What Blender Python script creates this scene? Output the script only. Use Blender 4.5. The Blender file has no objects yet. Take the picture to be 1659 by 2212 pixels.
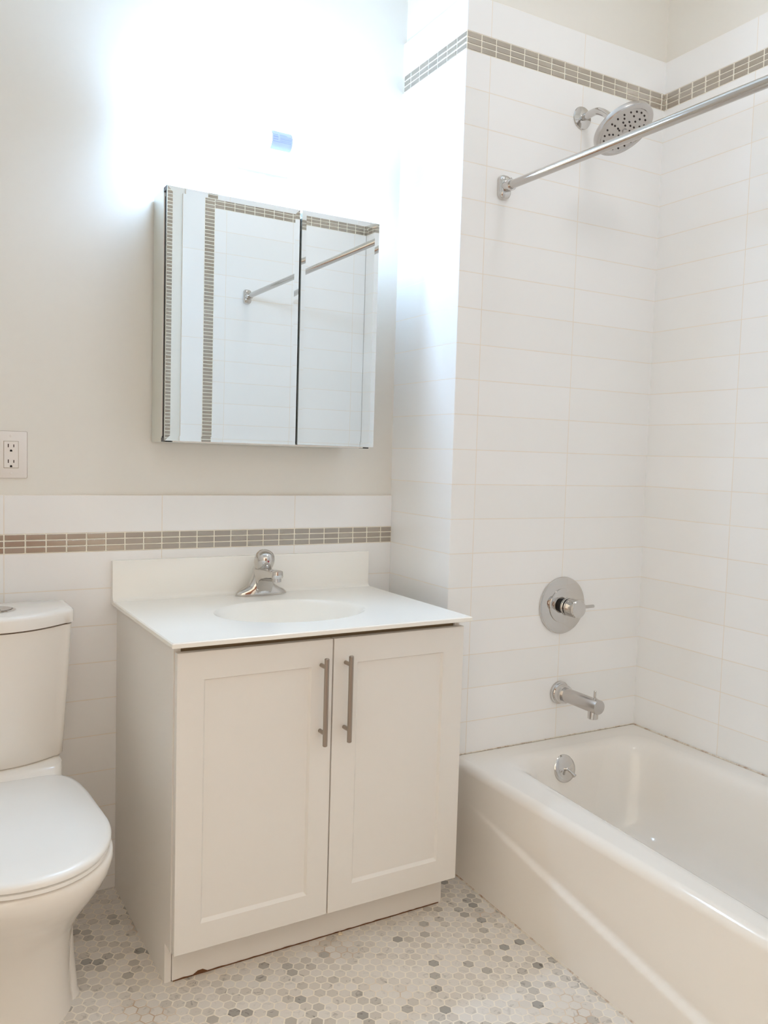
import bpy, bmesh, math, random
from mathutils import Vector, Matrix
C = bpy.context.collection
scene = bpy.context.scene
random.seed(7)
R = math.radians
PI = math.pi

# ------------------------------------------------------------------ camera, world, exposure
F_PX = 1814.465
CAM = Vector((-1.37865, -2.40817, 1.25342))
yaw, pit, rol = R(29.26086), R(-3.87192), R(1.66304)
fwd = Vector((math.sin(yaw)*math.cos(pit), math.cos(yaw)*math.cos(pit), math.sin(pit)))
rgt = Vector((math.cos(yaw), -math.sin(yaw), 0))
upv = rgt.cross(fwd)
r2 = rgt*math.cos(rol) + upv*math.sin(rol)
u2 = -rgt*math.sin(rol) + upv*math.cos(rol)
cam_d = bpy.data.cameras.new('camera')
cam = bpy.data.objects.new('camera', cam_d)
C.objects.link(cam)
cam_d.sensor_fit = 'VERTICAL'
cam_d.sensor_height = 36.0
cam_d.sensor_width = 36.0*1659/2212
cam_d.lens = 36.0*F_PX/2212.0
cam_d.clip_start = 0.02
M = Matrix.Identity(4)
for i in range(3):
    M[i][0] = r2[i]; M[i][1] = u2[i]; M[i][2] = -fwd[i]; M[i][3] = CAM[i]
cam.matrix_world = M
scene.camera = cam

EXPOSURE = 0.17
WORLD_STRENGTH = 2.35          # daylight coming in from the hall through the door
LAMP = 82.0                    # cool white tube over the mirror
FILL = 11.0                     # added ceiling fill lamp, unseen; emission strength
w = bpy.data.worlds.new('world')
scene.world = w
w.use_nodes = True
bg = w.node_tree.nodes['Background']
bg.inputs[0].default_value = (1.0, 0.955, 0.86, 1)
bg.inputs[1].default_value = WORLD_STRENGTH
scene.view_settings.view_transform = 'Standard'
scene.view_settings.look = 'None'
scene.view_settings.exposure = EXPOSURE
scene.view_settings.gamma = 1
scene.view_settings.use_curve_mapping = False
try:
    scene.cycles.max_bounces = 14
    scene.cycles.diffuse_bounces = 8
    scene.cycles.glossy_bounces = 6
except Exception:
    pass

# ------------------------------------------------------------------ measurements
P = 0.1032                                  # tile course
KF = 23.37
def zk(k): return (KF-k)*P                  # height of the k-th grout line
AL = math.atan(0.0247785)                   # the vanity wall is a touch out of square
CA, SA = math.cos(AL), math.sin(AL)
def tow(x, y, z): return (CA*x-SA*y, SA*x+CA*y, z)
D = 0.3499                                  # depth of the plumbing wall in front of the vanity wall
W = 0.7883                                  # right wall
YF = -1.875                                 # wall at the far end of the bathtub
CEILING = 3.0

# ------------------------------------------------------------------ materials
def srgb(r, g, b):
    def f(c):
        c /= 255.0
        return c/12.92 if c <= 0.04045 else ((c+0.055)/1.055)**2.4
    return (f(r), f(g), f(b), 1)
def mat(name, col, rough=0.5, metal=0.0, spec=0.5, coat=0.0):
    m = bpy.data.materials.new(name); m.use_nodes = True
    b = m.node_tree.nodes['Principled BSDF']
    b.inputs['Base Color'].default_value = col
    b.inputs['Roughness'].default_value = rough
    b.inputs['Metallic'].default_value = metal
    b.inputs['Specular IOR Level'].default_value = spec
    b.inputs['Coat Weight'].default_value = coat
    b.inputs['Coat Roughness'].default_value = 0.05
    return m
class NT:
    def __init__(s, m):
        s.t = m.node_tree; s.b = s.t.nodes['Principled BSDF']
    def n(s, typ, **kw):
        o = s.t.nodes.new(typ)
        for k, v in kw.items(): setattr(o, k, v)
        return o
    def l(s, a, b): s.t.links.new(a, b)
    def math(s, op, a, b=None, c=None):
        o = s.n('ShaderNodeMath', operation=op)
        for i, v in enumerate((a, b, c)):
            if v is None: continue
            if isinstance(v, (int, float)): o.inputs[i].default_value = v
            else: s.l(v, o.inputs[i])
        return o.outputs[0]
    def mix(s, fac, a, b):
        o = s.n('ShaderNodeMix', data_type='RGBA')
        for sock, v in ((o.inputs[0], fac), (o.inputs[6], a), (o.inputs[7], b)):
            if isinstance(v, (int, float, tuple)): sock.default_value = v
            else: s.l(v, sock)
        return o.outputs[2]
    def bump(s, h, strength, dist):
        o = s.n('ShaderNodeBump'); o.inputs['Strength'].default_value = strength
        o.inputs['Distance'].default_value = dist
        s.l(h, o.inputs['Height']); s.l(o.outputs[0], s.b.inputs['Normal'])
def with_noise(m, scale, amount, bump=0.0, dist=0.001, col2=None):
    t = NT(m)
    tc = t.n('ShaderNodeTexCoord')
    nz = t.n('ShaderNodeTexNoise'); nz.inputs['Scale'].default_value = scale; nz.inputs['Detail'].default_value = 4
    t.l(tc.outputs['Object'], nz.inputs['Vector'])
    c = t.b.inputs['Base Color'].default_value[:]
    if col2 is None: col2 = (c[0]*(1-amount), c[1]*(1-amount), c[2]*(1-amount), 1)
    t.l(t.mix(nz.outputs[0], c, tuple(col2)), t.b.inputs['Base Color'])
    if bump: t.bump(nz.outputs[0], bump, dist)
    return m

def tile_mat(name, axis, u0, L, z0, gw=0.0021, single=False):
    """stack-bonded white wall tiles; axis 0/1 = runs along x/y, z0 = height of a grout line"""
    m = mat(name, srgb(245, 243, 241), 0.16, spec=0.5)
    t = NT(m)
    tc = t.n('ShaderNodeTexCoord'); sp = t.n('ShaderNodeSeparateXYZ'); t.l(tc.outputs['Object'], sp.inputs[0])
    def line(coord, o, period):
        q = t.math('DIVIDE', t.math('SUBTRACT', coord, o), period)
        f = t.math('FRACT', q)
        d = t.math('MULTIPLY', t.math('MINIMUM', f, t.math('SUBTRACT', 1.0, f)), period)
        return d, t.math('FLOOR', q)
    dz, iz = line(sp.outputs[2], z0, P)
    if single:
        d = dz; idv = iz
    else:
        du, iu = line(sp.outputs[axis], u0, L)
        d = t.math('MINIMUM', du, dz)
        idv = t.math('ADD', iz, t.math('MULTIPLY', iu, 37.3))
    mr = t.n('ShaderNodeMapRange', interpolation_type='SMOOTHSTEP')
    t.l(d, mr.inputs[0])
    mr.inputs[1].default_value = gw*0.35; mr.inputs[2].default_value = gw*0.75
    mask = mr.outputs[0]
    wn = t.n('ShaderNodeTexWhiteNoise', noise_dimensions='1D'); t.l(idv, wn.inputs['W'])
    tone = t.mix(wn.outputs[0], srgb(248, 246, 244), srgb(245, 243, 240))
    nz = t.n('ShaderNodeTexNoise'); nz.inputs['Scale'].default_value = 22; nz.inputs['Detail'].default_value = 3
    t.l(tc.outputs['Object'], nz.inputs['Vector'])
    g = t.mix(nz.outputs[0], srgb(243, 235, 224), srgb(230, 217, 201))
    t.l(t.mix(mask, g, tone), t.b.inputs['Base Color'])
    t.l(t.math('MULTIPLY_ADD', mask, -0.5, 0.66), t.b.inputs['Roughness'])
    t.bump(mask, 0.2, 0.0006)
    return m

M_PAINT = with_noise(mat('wall_paint', srgb(236, 231, 222), 0.62), 60, 0.015, 0.05, 0.0006)
M_CEIL = mat('ceiling_paint', srgb(243, 240, 234), 0.7)
M_GROUTB = mat('mosaic_grout', srgb(248, 242, 226), 0.7)
M_MOSAIC = mat('mosaic_tile', (0.47, 0.42, 0.365, 1), 0.3, metal=0.8)
t = NT(M_MOSAIC)
gi = t.n('ShaderNodeNewGeometry')
tc = t.n('ShaderNodeTexCoord')
nz = t.n('ShaderNodeTexNoise'); nz.inputs['Scale'].default_value = 55; nz.inputs['Detail'].default_value = 5
t.l(tc.outputs['Object'], nz.inputs['Vector'])
ca_ = t.mix(gi.outputs['Random Per Island'], (0.52, 0.465, 0.405, 1), (0.43, 0.38, 0.325, 1))
t.l(t.mix(nz.outputs[0], ca_, (0.47, 0.42, 0.365, 1)), t.b.inputs['Base Color'])
t.l(t.math('MULTIPLY_ADD', gi.outputs['Random Per Island'], 0.12, 0.22), t.b.inputs['Roughness'])

M_CAB = with_noise(mat('white_cabinet_lacquer', srgb(237, 232, 225), 0.4), 30, 0.012)
M_CABSHADE = mat('cabinet_inside_and_shade', srgb(150, 128, 98), 0.7)
M_EDGE_GAP = mat('chipped_board_and_gap_shade', srgb(112, 74, 46), 0.9)
M_TOP = with_noise(mat('cultured_marble', srgb(250, 246, 238), 0.2, spec=0.45), 14, 0.01)
M_PORC = mat('porcelain', srgb(240, 235, 228), 0.1, spec=0.55, coat=0.2)
M_SEAT = mat('seat_plastic', srgb(242, 240, 236), 0.22, spec=0.5)
M_TUB = mat('tub_enamel', srgb(240, 233, 224), 0.13, spec=0.55, coat=0.2)
M_CHROME = mat('chrome', (0.64, 0.615, 0.59, 1), 0.06, metal=1.0)
M_SATIN = mat('satin_chrome', (0.58, 0.55, 0.525, 1), 0.22, metal=1.0)
M_NICKEL = mat('brushed_nickel', (0.40, 0.345, 0.295, 1), 0.30, metal=1.0)
M_ROD = mat('polished_steel', (0.56, 0.53, 0.50, 1), 0.13, metal=1.0)
M_MIRROR = mat('mirror_glass', (0.90, 0.925, 0.915, 1), 0.0, metal=1.0)
M_GLASSEDGE = mat('mirror_edge', (0.80, 0.86, 0.84, 1), 0.15, metal=0.6)
M_ALU = mat('anodised_aluminium', (0.78, 0.80, 0.76, 1), 0.28, metal=0.85)
M_BLACK = mat('black_rubber', srgb(14, 12, 12), 0.6)
M_DGREY = mat('dark_grey_plastic', srgb(84, 80, 80), 0.5)
M_PLATE = mat('white_plastic', srgb(238, 231, 224), 0.35)
M_SLOT = mat('dark_slot', srgb(50, 28, 18), 0.8)
M_HOLE = mat('nozzle_rubber', srgb(40, 22, 20), 0.6)
M_RED = mat('red_dot', srgb(150, 20, 40), 0.3)
M_CAULK = mat('stained_caulk', srgb(226, 214, 196), 0.6)
t = NT(M_CAULK)
tc = t.n('ShaderNodeTexCoord')
nz = t.n('ShaderNodeTexNoise'); nz.inputs['Scale'].default_value = 34; nz.inputs['Detail'].default_value = 8
nz.inputs['Roughness'].default_value = 0.7
t.l(tc.outputs['Object'], nz.inputs['Vector'])
mr = t.n('ShaderNodeMapRange'); mr.inputs[1].default_value = 0.47; mr.inputs[2].default_value = 0.68
t.l(nz.outputs[0], mr.inputs[0])
t.l(t.mix(mr.outputs[0], srgb(230, 220, 205), srgb(162, 120, 88)), t.b.inputs['Base Color'])
M_CRUMB = mat('crumb', srgb(225, 208, 180), 0.8)

M_LIGHT = bpy.data.materials.new('lit_diffuser'); M_LIGHT.use_nodes = True
nt = M_LIGHT.node_tree; nt.nodes.clear()
em = nt.nodes.new('ShaderNodeEmission'); em.inputs[0].default_value = (0.455, 0.69, 1.0, 1); em.inputs[1].default_value = LAMP
ou = nt.nodes.new('ShaderNodeOutputMaterial'); nt.links.new(em.outputs[0], ou.inputs[0])
M_LABEL = mat('backlit_blue_label', srgb(176, 200, 240), 0.5)
M_LABELD = mat('backlit_blue_print', srgb(150, 178, 226), 0.5)
for mm, c in ((M_LABEL, (0.24, 0.32, 0.56, 1)), (M_LABELD, (0.17, 0.25, 0.50, 1))):
    b = mm.node_tree.nodes['Principled BSDF']
    b.inputs['Emission Color'].default_value = c       # the lit tube glows through the paper label
    b.inputs['Emission Strength'].default_value = 0.8
M_CAPGLOW = mat('added_cap_glow', srgb(250, 250, 250), 0.4)
M_CAPGLOW.node_tree.nodes['Principled BSDF'].inputs['Emission Color'].default_value = (0.75, 0.92, 1.0, 1)
M_CAPGLOW.node_tree.nodes['Principled BSDF'].inputs['Emission Strength'].default_value = 0.6  # glow added so the caps wash out to white
M_FILLLAMP = bpy.data.materials.new('fill_lamp_glass'); M_FILLLAMP.use_nodes = True
nt = M_FILLLAMP.node_tree; nt.nodes.clear()
em = nt.nodes.new('ShaderNodeEmission'); em.inputs[0].default_value = (0.98, 0.985, 1.0, 1); em.inputs[1].default_value = FILL
ou = nt.nodes.new('ShaderNodeOutputMaterial'); nt.links.new(em.outputs[0], ou.inputs[0])

# ------------------------------------------------------------------ mesh helpers
def new(): return bmesh.new()
def box(bm, x0, x1, y0, y1, z0, z1, bev=0.0, seg=2):
    x0, x1 = min(x0, x1), max(x0, x1); y0, y1 = min(y0, y1), max(y0, y1); z0, z1 = min(z0, z1), max(z0, z1)
    v = [bm.verts.new(p) for p in ((x0,y0,z0),(x1,y0,z0),(x1,y1,z0),(x0,y1,z0),(x0,y0,z1),(x1,y0,z1),(x1,y1,z1),(x0,y1,z1))]
    fs = [bm.faces.new([v[i] for i in q]) for q in ((3,2,1,0),(4,5,6,7),(0,1,5,4),(1,2,6,5),(2,3,7,6),(3,0,4,7))]
    if bev > 0:
        es = {e for f in fs for e in f.edges}
        bmesh.ops.bevel(bm, geom=list(es), offset=bev, segments=seg, profile=0.5, affect='EDGES')
def quad(bm, pts): bm.faces.new([bm.verts.new(p) for p in pts])
def loft(bm, rings, closed=True, cap0=False, cap1=False):
    vs = [[bm.verts.new(p) for p in r] for r in rings]
    n = len(vs[0])
    for a, b in zip(vs, vs[1:]):
        for i in range(n if closed else n-1):
            j = (i+1) % n
            bm.faces.new((a[i], a[j], b[j], b[i]))
    if cap0: bm.faces.new(list(reversed(vs[0])))
    if cap1: bm.faces.new(vs[-1])
    return vs
def frame(axis):
    a = Vector(axis).normalized()
    h = Vector((0, 0, 1)) if abs(a.z) < 0.9 else Vector((0, 1, 0))
    u = h.cross(a).normalized()
    return a, u, a.cross(u)
def lathe(bm, prof, org=(0,0,0), axis=(0,0,1), n=40, cap0=True, cap1=True):
    """prof: list of (radius, distance along axis)"""
    a, u, v = frame(axis); o = Vector(org)
    rings = [[o + a*h + (u*math.cos(2*PI*i/n) + v*math.sin(2*PI*i/n))*max(r, 1e-5) for i in range(n)] for r, h in prof]
    loft(bm, rings, True, cap0, cap1)
def cyl(bm, p0, p1, r, n=24, bev=0.0):
    p0, p1 = Vector(p0), Vector(p1); L = (p1-p0).length
    pr = [(r, 0), (r, L)] if not bev else [(r-bev, 0), (r, bev), (r, L-bev), (r-bev, L)]
    lathe(bm, pr, p0, p1-p0, n)
def tube(bm, pts, rad, n=16, cap=True):
    pts = [Vector(p) for p in pts]
    rads = rad if isinstance(rad, (list, tuple)) else [rad]*len(pts)
    d0 = (pts[1]-pts[0]).normalized()
    _, u, v = frame(d0)
    rings = []
    for i, p in enumerate(pts):
        d = (pts[min(i+1, len(pts)-1)] - pts[max(i-1, 0)]).normalized()
        u = (u - d*u.dot(d)).normalized(); v = d.cross(u)
        rings.append([p + (u*math.cos(2*PI*k/n) + v*math.sin(2*PI*k/n))*rads[i] for k in range(n)])
    loft(bm, rings, True, cap, cap)
def rrect(x0, x1, y0, y1, r, nc=8, ns=10):
    """rounded rectangle, counter-clockwise, always the same count"""
    r = min(r, (x1-x0)/2-1e-4, (y1-y0)/2-1e-4)
    pts = []
    cs = [((x1-r, y0+r), -PI/2), ((x1-r, y1-r), 0), ((x0+r, y1-r), PI/2), ((x0+r, y0+r), PI)]
    for q in range(4):
        (cx, cy), a0 = cs[q]
        arc = [(cx+r*math.cos(a0+PI/2*i/nc), cy+r*math.sin(a0+PI/2*i/nc)) for i in range(nc+1)]
        pts += arc
        (nx, ny), b0 = cs[(q+1) % 4]
        e = (nx+r*math.cos(b0), ny+r*math.sin(b0)); s = arc[-1]
        for i in range(1, ns): pts.append((s[0]+(e[0]-s[0])*i/ns, s[1]+(e[1]-s[1])*i/ns))
    return pts
def catmull(pts, n=8):
    pts = [Vector(p) for p in pts]; out = []
    for i in range(len(pts)-1):
        p0, p1, p2, p3 = pts[max(i-1, 0)], pts[i], pts[i+1], pts[min(i+2, len(pts)-1)]
        for k in range(n):
            s = k/n
            out.append(0.5*((2*p1)+(p2-p0)*s+(2*p0-5*p1+4*p2-p3)*s*s+(3*p1-p0-3*p2+p3)*s**3))
    out.append(pts[-1]); return out
def link(name, bm, m, parent=None, base=(0,0,0), smooth=False, angle=35):
    bmesh.ops.recalc_face_normals(bm, faces=bm.faces[:])
    if any(base): bmesh.ops.translate(bm, verts=bm.verts[:], vec=-Vector(base))
    if smooth:
        lim = R(angle)
        for f in bm.faces: f.smooth = True
        for e in bm.edges:
            if len(e.link_faces) == 2 and e.calc_face_angle(0) > lim: e.smooth = False
    me = bpy.data.meshes.new(name); bm.to_mesh(me); bm.free()
    for x in (m if isinstance(m, (list, tuple)) else [m]): me.materials.append(x)
    o = bpy.data.objects.new(name, me); C.objects.link(o)
    if parent is not None: o.parent = parent
    return o
class Thing:
    """an Empty at the thing's base; parts are given in room (or vanity wall) coordinates"""
    def __init__(s, name, label, cat, base, back=False, rot=None):
        s.base = base
        o = bpy.data.objects.new(name, None); C.objects.link(o)
        o.empty_display_size = 0.05
        o.location = tow(*base) if back else base
        a = (AL if back else 0.0) + (rot or 0.0)
        o.rotation_euler = (0, 0, a)
        o['label'] = label; o['category'] = cat
        s.o = o
    def part(s, name, bm, m, smooth=False, parent=None, angle=35, label=None):
        o = link(name, bm, m, parent or s.o, s.base, smooth, angle)
        if label: o['label'] = label
        return o
def struct(name, bm, m, parent=None, back=False, smooth=False):
    o = link(name, bm, m, parent, (0,0,0), smooth)
    if parent is None:
        o['kind'] = 'structure'
        if back: o.rotation_euler = (0, 0, AL)
    return o

# ------------------------------------------------------------------ room shell
TT = 0.010                                                     # tile stands proud of the paint
bm = new(); box(bm, -1.75, 0.02, TT, 0.12, 0, CEILING)
wall_back = struct('wall_back', bm, M_PAINT, back=True)
bm = new(); box(bm, TT, W+TT, -D+TT, 0.10, 0, CEILING)
wall_shower = struct('wall_shower', bm, M_PAINT)
bm = new(); box(bm, W+TT, W+0.12, YF-0.10, 0.10, 0, CEILING)
wall_right = struct('wall_right', bm, M_PAINT)
bm = new(); box(bm, -1.85, -1.75, YF-0.10, 0.12, 0, CEILING)
wall_left = struct('wall_left', bm, M_PAINT)
DX0, DX1, DZ = -1.70, -0.30, 2.12                              # opening the photographer stands in
bm = new()
box(bm, DX1, W+TT, YF-TT-0.10, YF-TT, 0, CEILING)
box(bm, DX0, DX1, YF-TT-0.10, YF-TT, DZ, CEILING)
box(bm, -1.75, DX0, YF-TT-0.10, YF-TT, 0, CEILING)
wall_front = struct('wall_front', bm, M_PAINT)
bm = new(); box(bm, -1.85, W+0.12, YF-0.11, 0.12, CEILING, CEILING+0.08)
struct('ceiling', bm, M_CEIL)

# tile panels (parts of their walls)
UP0, UP1 = zk(-0.5), zk(-1.5)                                  # single course above the mosaic band
B1, B2, B3 = -1.17714, -0.76461, -0.35091
LB = (B3-B1)/2
V1, V2 = 0.08402, 0.43763
LV = V2-V1
YR1 = -D-0.34703
TM_back = tile_mat('tile_vanity_wall', 0, B1, LB, zk(14))
TM_back_u = tile_mat('tile_vanity_wall_upper', 0, B1, LB, zk(13.5))
TM_col = tile_mat('tile_column', 1, 0.0, 1.0, zk(0), single=True)
TM_col_u = tile_mat('tile_column_upper', 1, 0.0, 1.0, UP0, single=True)
TM_val = tile_mat('tile_shower', 0, V1, LV, zk(0))
TM_val_u = tile_mat('tile_shower_upper', 0, V1, LV, UP0)
TM_rig = tile_mat('tile_right', 1, YR1, 0.3556, zk(0))
TM_rig_u = tile_mat('tile_right_upper', 1, YR1, 0.3556, UP0)
TM_fro = tile_mat('tile_far_end', 0, 0.3637, LV, zk(0))
TM_edge = tile_mat('tile_far_edge', 0, -0.2065, 0.1075, zk(2))
# upright border tiles are four courses tall
for nd in TM_edge.node_tree.nodes:
    if nd.type == 'MATH' and nd.operation == 'DIVIDE' and abs(nd.inputs[1].default_value-P) < 1e-6: nd.inputs[1].default_value = 0.4155
    if nd.type == 'MATH' and nd.operation == 'MULTIPLY' and abs(nd.inputs[1].default_value-P) < 1e-6: nd.inputs[1].default_value = 0.4155
def panel(name, parent, m, *b, bev=0.0012):
    bm = new(); box(bm, *b, bev=bev, seg=1); return struct(name, bm, m, parent)
panel('tile_panel', wall_back, TM_back, -1.75, 0.0, 0.0, TT, 0, zk(14))
panel('tile_panel', wall_back, TM_back_u, -1.75, 0.0, 0.0, TT, zk(13.5), zk(12.5))
panel('tile_panel', wall_shower, TM_col, 0.0, TT, -D, 0.03, 0, zk(0))
panel('tile_panel', wall_shower, TM_col_u, 0.0, TT, -D, 0.03, UP0, UP1)
panel('tile_panel', wall_shower, TM_val, 0.0005, W+0.006, -D-0.0003, -D+TT, 0, zk(0))
panel('tile_panel', wall_shower, TM_val_u, 0.0005, W+0.006, -D-0.0003, -D+TT, UP0, UP1)
panel('tile_panel', wall_right, TM_rig, W, W+TT, YF, -D+0.006, 0, zk(0))
panel('tile_panel', wall_right, TM_rig_u, W, W+TT, YF, -D+0.006, UP0, UP1)
panel('tile_panel', wall_front, TM_fro, -0.0495, W, YF-TT, YF, 0, zk(0))
panel('tile_panel', wall_front, TM_fro, -0.0495, W, YF-TT, YF, UP0, UP1)
panel('border_tiles', wall_front, TM_edge, -0.2065, -0.0990, YF-TT, YF, 0, UP1)

# mosaic bands: three rows of slim pieces on pale grout
MP = LB/8.0
def band(parent, axis, a0, a1, phase, face, zb, zt, sign=-1, rows=3):
    """axis 0: pieces run along x on a plane y=face (seen from -y); axis 1: along y on a plane x=face (seen from -x)"""
    bm = new()
    lo, hi = sorted((a0, a1)); d = sign*0.0
    if axis == 0: box(bm, lo, hi, face+0.0006*(-sign), face-sign*TT, zb, zt)
    else: box(bm, face+0.0006*(-sign), face-sign*TT, lo, hi, zb, zt)
    struct('mosaic_grout', bm, M_GROUTB, parent)
    bm = new(); g = 0.0019; rp = (zt-zb)/rows
    i = math.floor((lo-phase)/MP)
    while phase+i*MP < hi:
        s, e = max(phase+i*MP+g, lo+g), min(phase+(i+1)*MP-g, hi-g)
        i += 1
        if e-s < 0.003: continue
        for r in range(rows):
            z0, z1 = zb+r*rp+0.0016, zb+(r+1)*rp-0.0016
            if axis == 0: box(bm, s, e, face+sign*0.0010, face-sign*0.004, z0, z1, bev=0.0007, seg=1)
            else: box(bm, face+sign*0.0010, face-sign*0.004, s, e, z0, z1, bev=0.0007, seg=1)
    struct('mosaic_band', bm, M_MOSAIC, parent)
band(wall_back, 0, -1.75, 0.0, B1, 0.0, zk(14), zk(13.5))
band(wall_shower, 0, 0.0, W, 0.0, -D, zk(0), zk(-0.5))
band(wall_shower, 1, -D, 0.0, -D, 0.0, zk(0), zk(-0.5))
band(wall_right, 1, YF, -D, -D-0.0115, W, zk(0), zk(-0.5))
band(wall_front, 0, -0.0495, W, W-0.0145, YF, zk(0), zk(-0.5), sign=1)
# upright mosaic strip edging the far end tiles
bm = new(); box(bm, -0.0990, -0.0495, YF-TT, YF-0.0006, 0, UP1)
struct('mosaic_grout', bm, M_GROUTB, wall_front)
bm = new(); rp = P/6; k = 0
while (k+1)*rp < UP1:
    box(bm, -0.0975, -0.0512, YF-0.004, YF+0.001, k*rp+0.0019, (k+1)*rp-0.0019, bev=0.0007, seg=1); k += 1
struct('mosaic_strip', bm, M_MOSAIC, wall_front)

# floor: marble hexagons set in pale grout
M_FLOORG = with_noise(mat('floor_grout', srgb(248, 242, 230), 0.75), 9, 0.0, col2=srgb(234, 220, 200))
t = NT(M_FLOORG)                                               # rust-coloured stains in the grout
ns = t.n('ShaderNodeTexNoise'); ns.inputs['Scale'].default_value = 5.5; ns.inputs['Detail'].default_value = 3
tc = t.n('ShaderNodeTexCoord'); t.l(tc.outputs['Object'], ns.inputs['Vector'])
mr = t.n('ShaderNodeMapRange'); mr.inputs[1].default_value = 0.56; mr.inputs[2].default_value = 0.74
t.l(ns.outputs[0], mr.inputs[0])
src = t.b.inputs['Base Color'].links[0].from_socket
t.l(t.mix(mr.outputs[0], src, srgb(172, 132, 96)), t.b.inputs['Base Color'])
bm = new(); box(bm, -1.85, W+0.12, YF-0.11, 0.12, -0.06, -0.0005)
floor = struct('floor', bm, M_FLOORG)
M_HEX = mat('marble_hexagon', srgb(225, 218, 208), 0.28, spec=0.5)
t = NT(M_HEX)
at = t.n('ShaderNodeAttribute', attribute_name='tone')
tc = t.n('ShaderNodeTexCoord')
n1 = t.n('ShaderNodeTexNoise'); n1.inputs['Scale'].default_value = 45; n1.inputs['Detail'].default_value = 6; n1.inputs['Distortion'].default_value = 1.6
t.l(tc.outputs['Object'], n1.inputs['Vector'])
base = t.n('ShaderNodeValToRGB')
el = base.color_ramp.elements
el[0].position = 0.0; el[0].color = srgb(228, 221, 212)
el[1].position = 1.0; el[1].color = srgb(146, 142, 136)
e = el.new(0.55); e.color = srgb(212, 203, 191)
e = el.new(0.80); e.color = srgb(186, 179, 169)
e = el.new(0.92); e.color = srgb(165, 160, 152)
t.l(at.outputs['Fac'], base.inputs[0])
vein = t.n('ShaderNodeMapRange'); vein.inputs[1].default_value = 0.57; vein.inputs[2].default_value = 0.72
t.l(n1.outputs[0], vein.inputs[0])
vm = t.math('MULTIPLY', vein.outputs[0], t.math('MULTIPLY_ADD', at.outputs['Fac'], 0.75, 0.16))
t.l(t.mix(vm, base.outputs[0], srgb(92, 84, 76)), t.b.inputs['Base Color'])
HS = 0.0288
bm = new()
ang = R(-30)+AL
e1 = Vector((math.cos(ang), math.sin(ang))); e2 = Vector((math.cos(ang+PI/3), math.sin(ang+PI/3)))
lay = bm.faces.layers.float.new('tone')
org = Vector((-0.1932, -0.5470))
rh = (HS-0.0030)/math.sqrt(3)
for i in range(-110, 110):
    for j in range(-130, 60):
        c = org + e1*(HS*i) + e2*(HS*j)
        if not (-1.74 < c.x < 0.05 and YF-0.1 < c.y < 0.0): continue
        rnd = random.random()
        cl = 0.5+0.5*math.sin(c.x*9+1.3)*math.sin(c.y*7.5+0.6)+0.25*math.sin(c.x*23+c.y*17)
        tone = min(0.9, max(0.0, rnd**1.7*(0.45+0.5*cl)))
        if random.random() < 0.04: tone = random.uniform(0.72, 0.95)
        top, bot = [], []
        for k in range(6):
            a = ang+PI/6+PI/3*k
            top.append(bm.verts.new((c.x+rh*0.975*math.cos(a), c.y+rh*0.975*math.sin(a), 0.0)))
            bot.append(bm.verts.new((c.x+rh*math.cos(a), c.y+rh*math.sin(a), -0.0005)))
        f = bm.faces.new(top); f[lay] = tone
        for k in range(6):
            f = bm.faces.new((bot[k], bot[(k+1) % 6], top[(k+1) % 6], top[k])); f[lay] = tone
struct('hexagon_mosaic', bm, M_HEX, floor)

# hall outside the doorway: wooden floor, far wall and a closed wooden door, all behind the camera
M_WOOD = with_noise(mat('brown_wood', srgb(150, 98, 66), 0.4), 12, 0.0, col2=srgb(118, 74, 48))
bm = new(); box(bm, -3.4, 2.2, -3.50, YF-0.11, -0.06, -0.0005)
struct('floor', bm, M_WOOD)
bm = new(); box(bm, -3.4, 2.2, -3.50, -3.40, 0, 3.00)
struct('wall_hall', bm, M_PAINT)
bm = new(); box(bm, -1.36, -0.46, -3.40, -3.36, 0.005, 2.05, bev=0.004)
door_1 = struct('door_1', bm, M_WOOD)
bm = new(); lathe(bm, [(0.0, 0), (0.03, 0), (0.03, 0.006), (0.012, 0.01), (0.012, 0.035), (0.026, 0.045), (0.028, 0.06), (0.018, 0.07), (0.0, 0.072)], (-0.53, -3.36, 1.0), (0, 1, 0), 32)
struct('door_knob', bm, M_NICKEL, door_1, smooth=True)

# ------------------------------------------------------------------ vanity cabinet
CX0, CX1 = -0.888, -0.100
v = Thing('vanity_cabinet', 'white two-door shaker vanity cabinet standing under the white sink top', 'cabinet', (-0.495, -0.27, 0.0), back=True)
prof = [(-0.001, 0.0), (-0.497, 0.0), (-0.497, 0.098), (-0.540, 0.098), (-0.540, 0.812), (-0.001, 0.812)]
for xa, xb in ((CX0, CX0+0.016), (CX1-0.018, CX1-0.002)):
    bm = new()
    loft(bm, [[(xa, y, z) for y, z in prof], [(xb, y, z) for y, z in prof]], True, True, True)
    v.part('side_panel', bm, M_CAB)
bm = new()
box(bm, CX0+0.016, CX1-0.018, -0.012, -0.004, 0.09, 0.80)
box(bm, CX0+0.016, CX1-0.018, -0.535, -0.012, 0.100, 0.116)
v.part('carcass', bm, M_CABSHADE)
bm = new()
box(bm, CX0+0.016, CX1-0.018, -0.533, -0.515, 0.780, 0.812)
v.part('top_rail', bm, M_CABSHADE)  # brown puts the shadow under the counter into the rail's colour
bm = new(); box(bm, CX0+0.0175, -0.1175, -0.500, -0.484, 0.0025, 0.0985)
v.part('toe_kick', bm, M_CAB)
bm = new()
xs = [CX0+0.02+0.012*i for i in range(64)]
top = [0.0028+0.0016*abs(math.sin(i*2.3))*random.random()+(0.007 if 5 <= i <= 6 else 0) for i in range(64)]
for i in range(63):
    quad(bm, ((xs[i], -0.5006, 0.0), (xs[i+1], -0.5006, 0.0), (xs[i+1], -0.5006, top[i+1]), (xs[i], -0.5006, top[i])))
box(bm, CX0+0.02, -0.12, -0.499, -0.486, 0.0, 0.0024)
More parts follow.
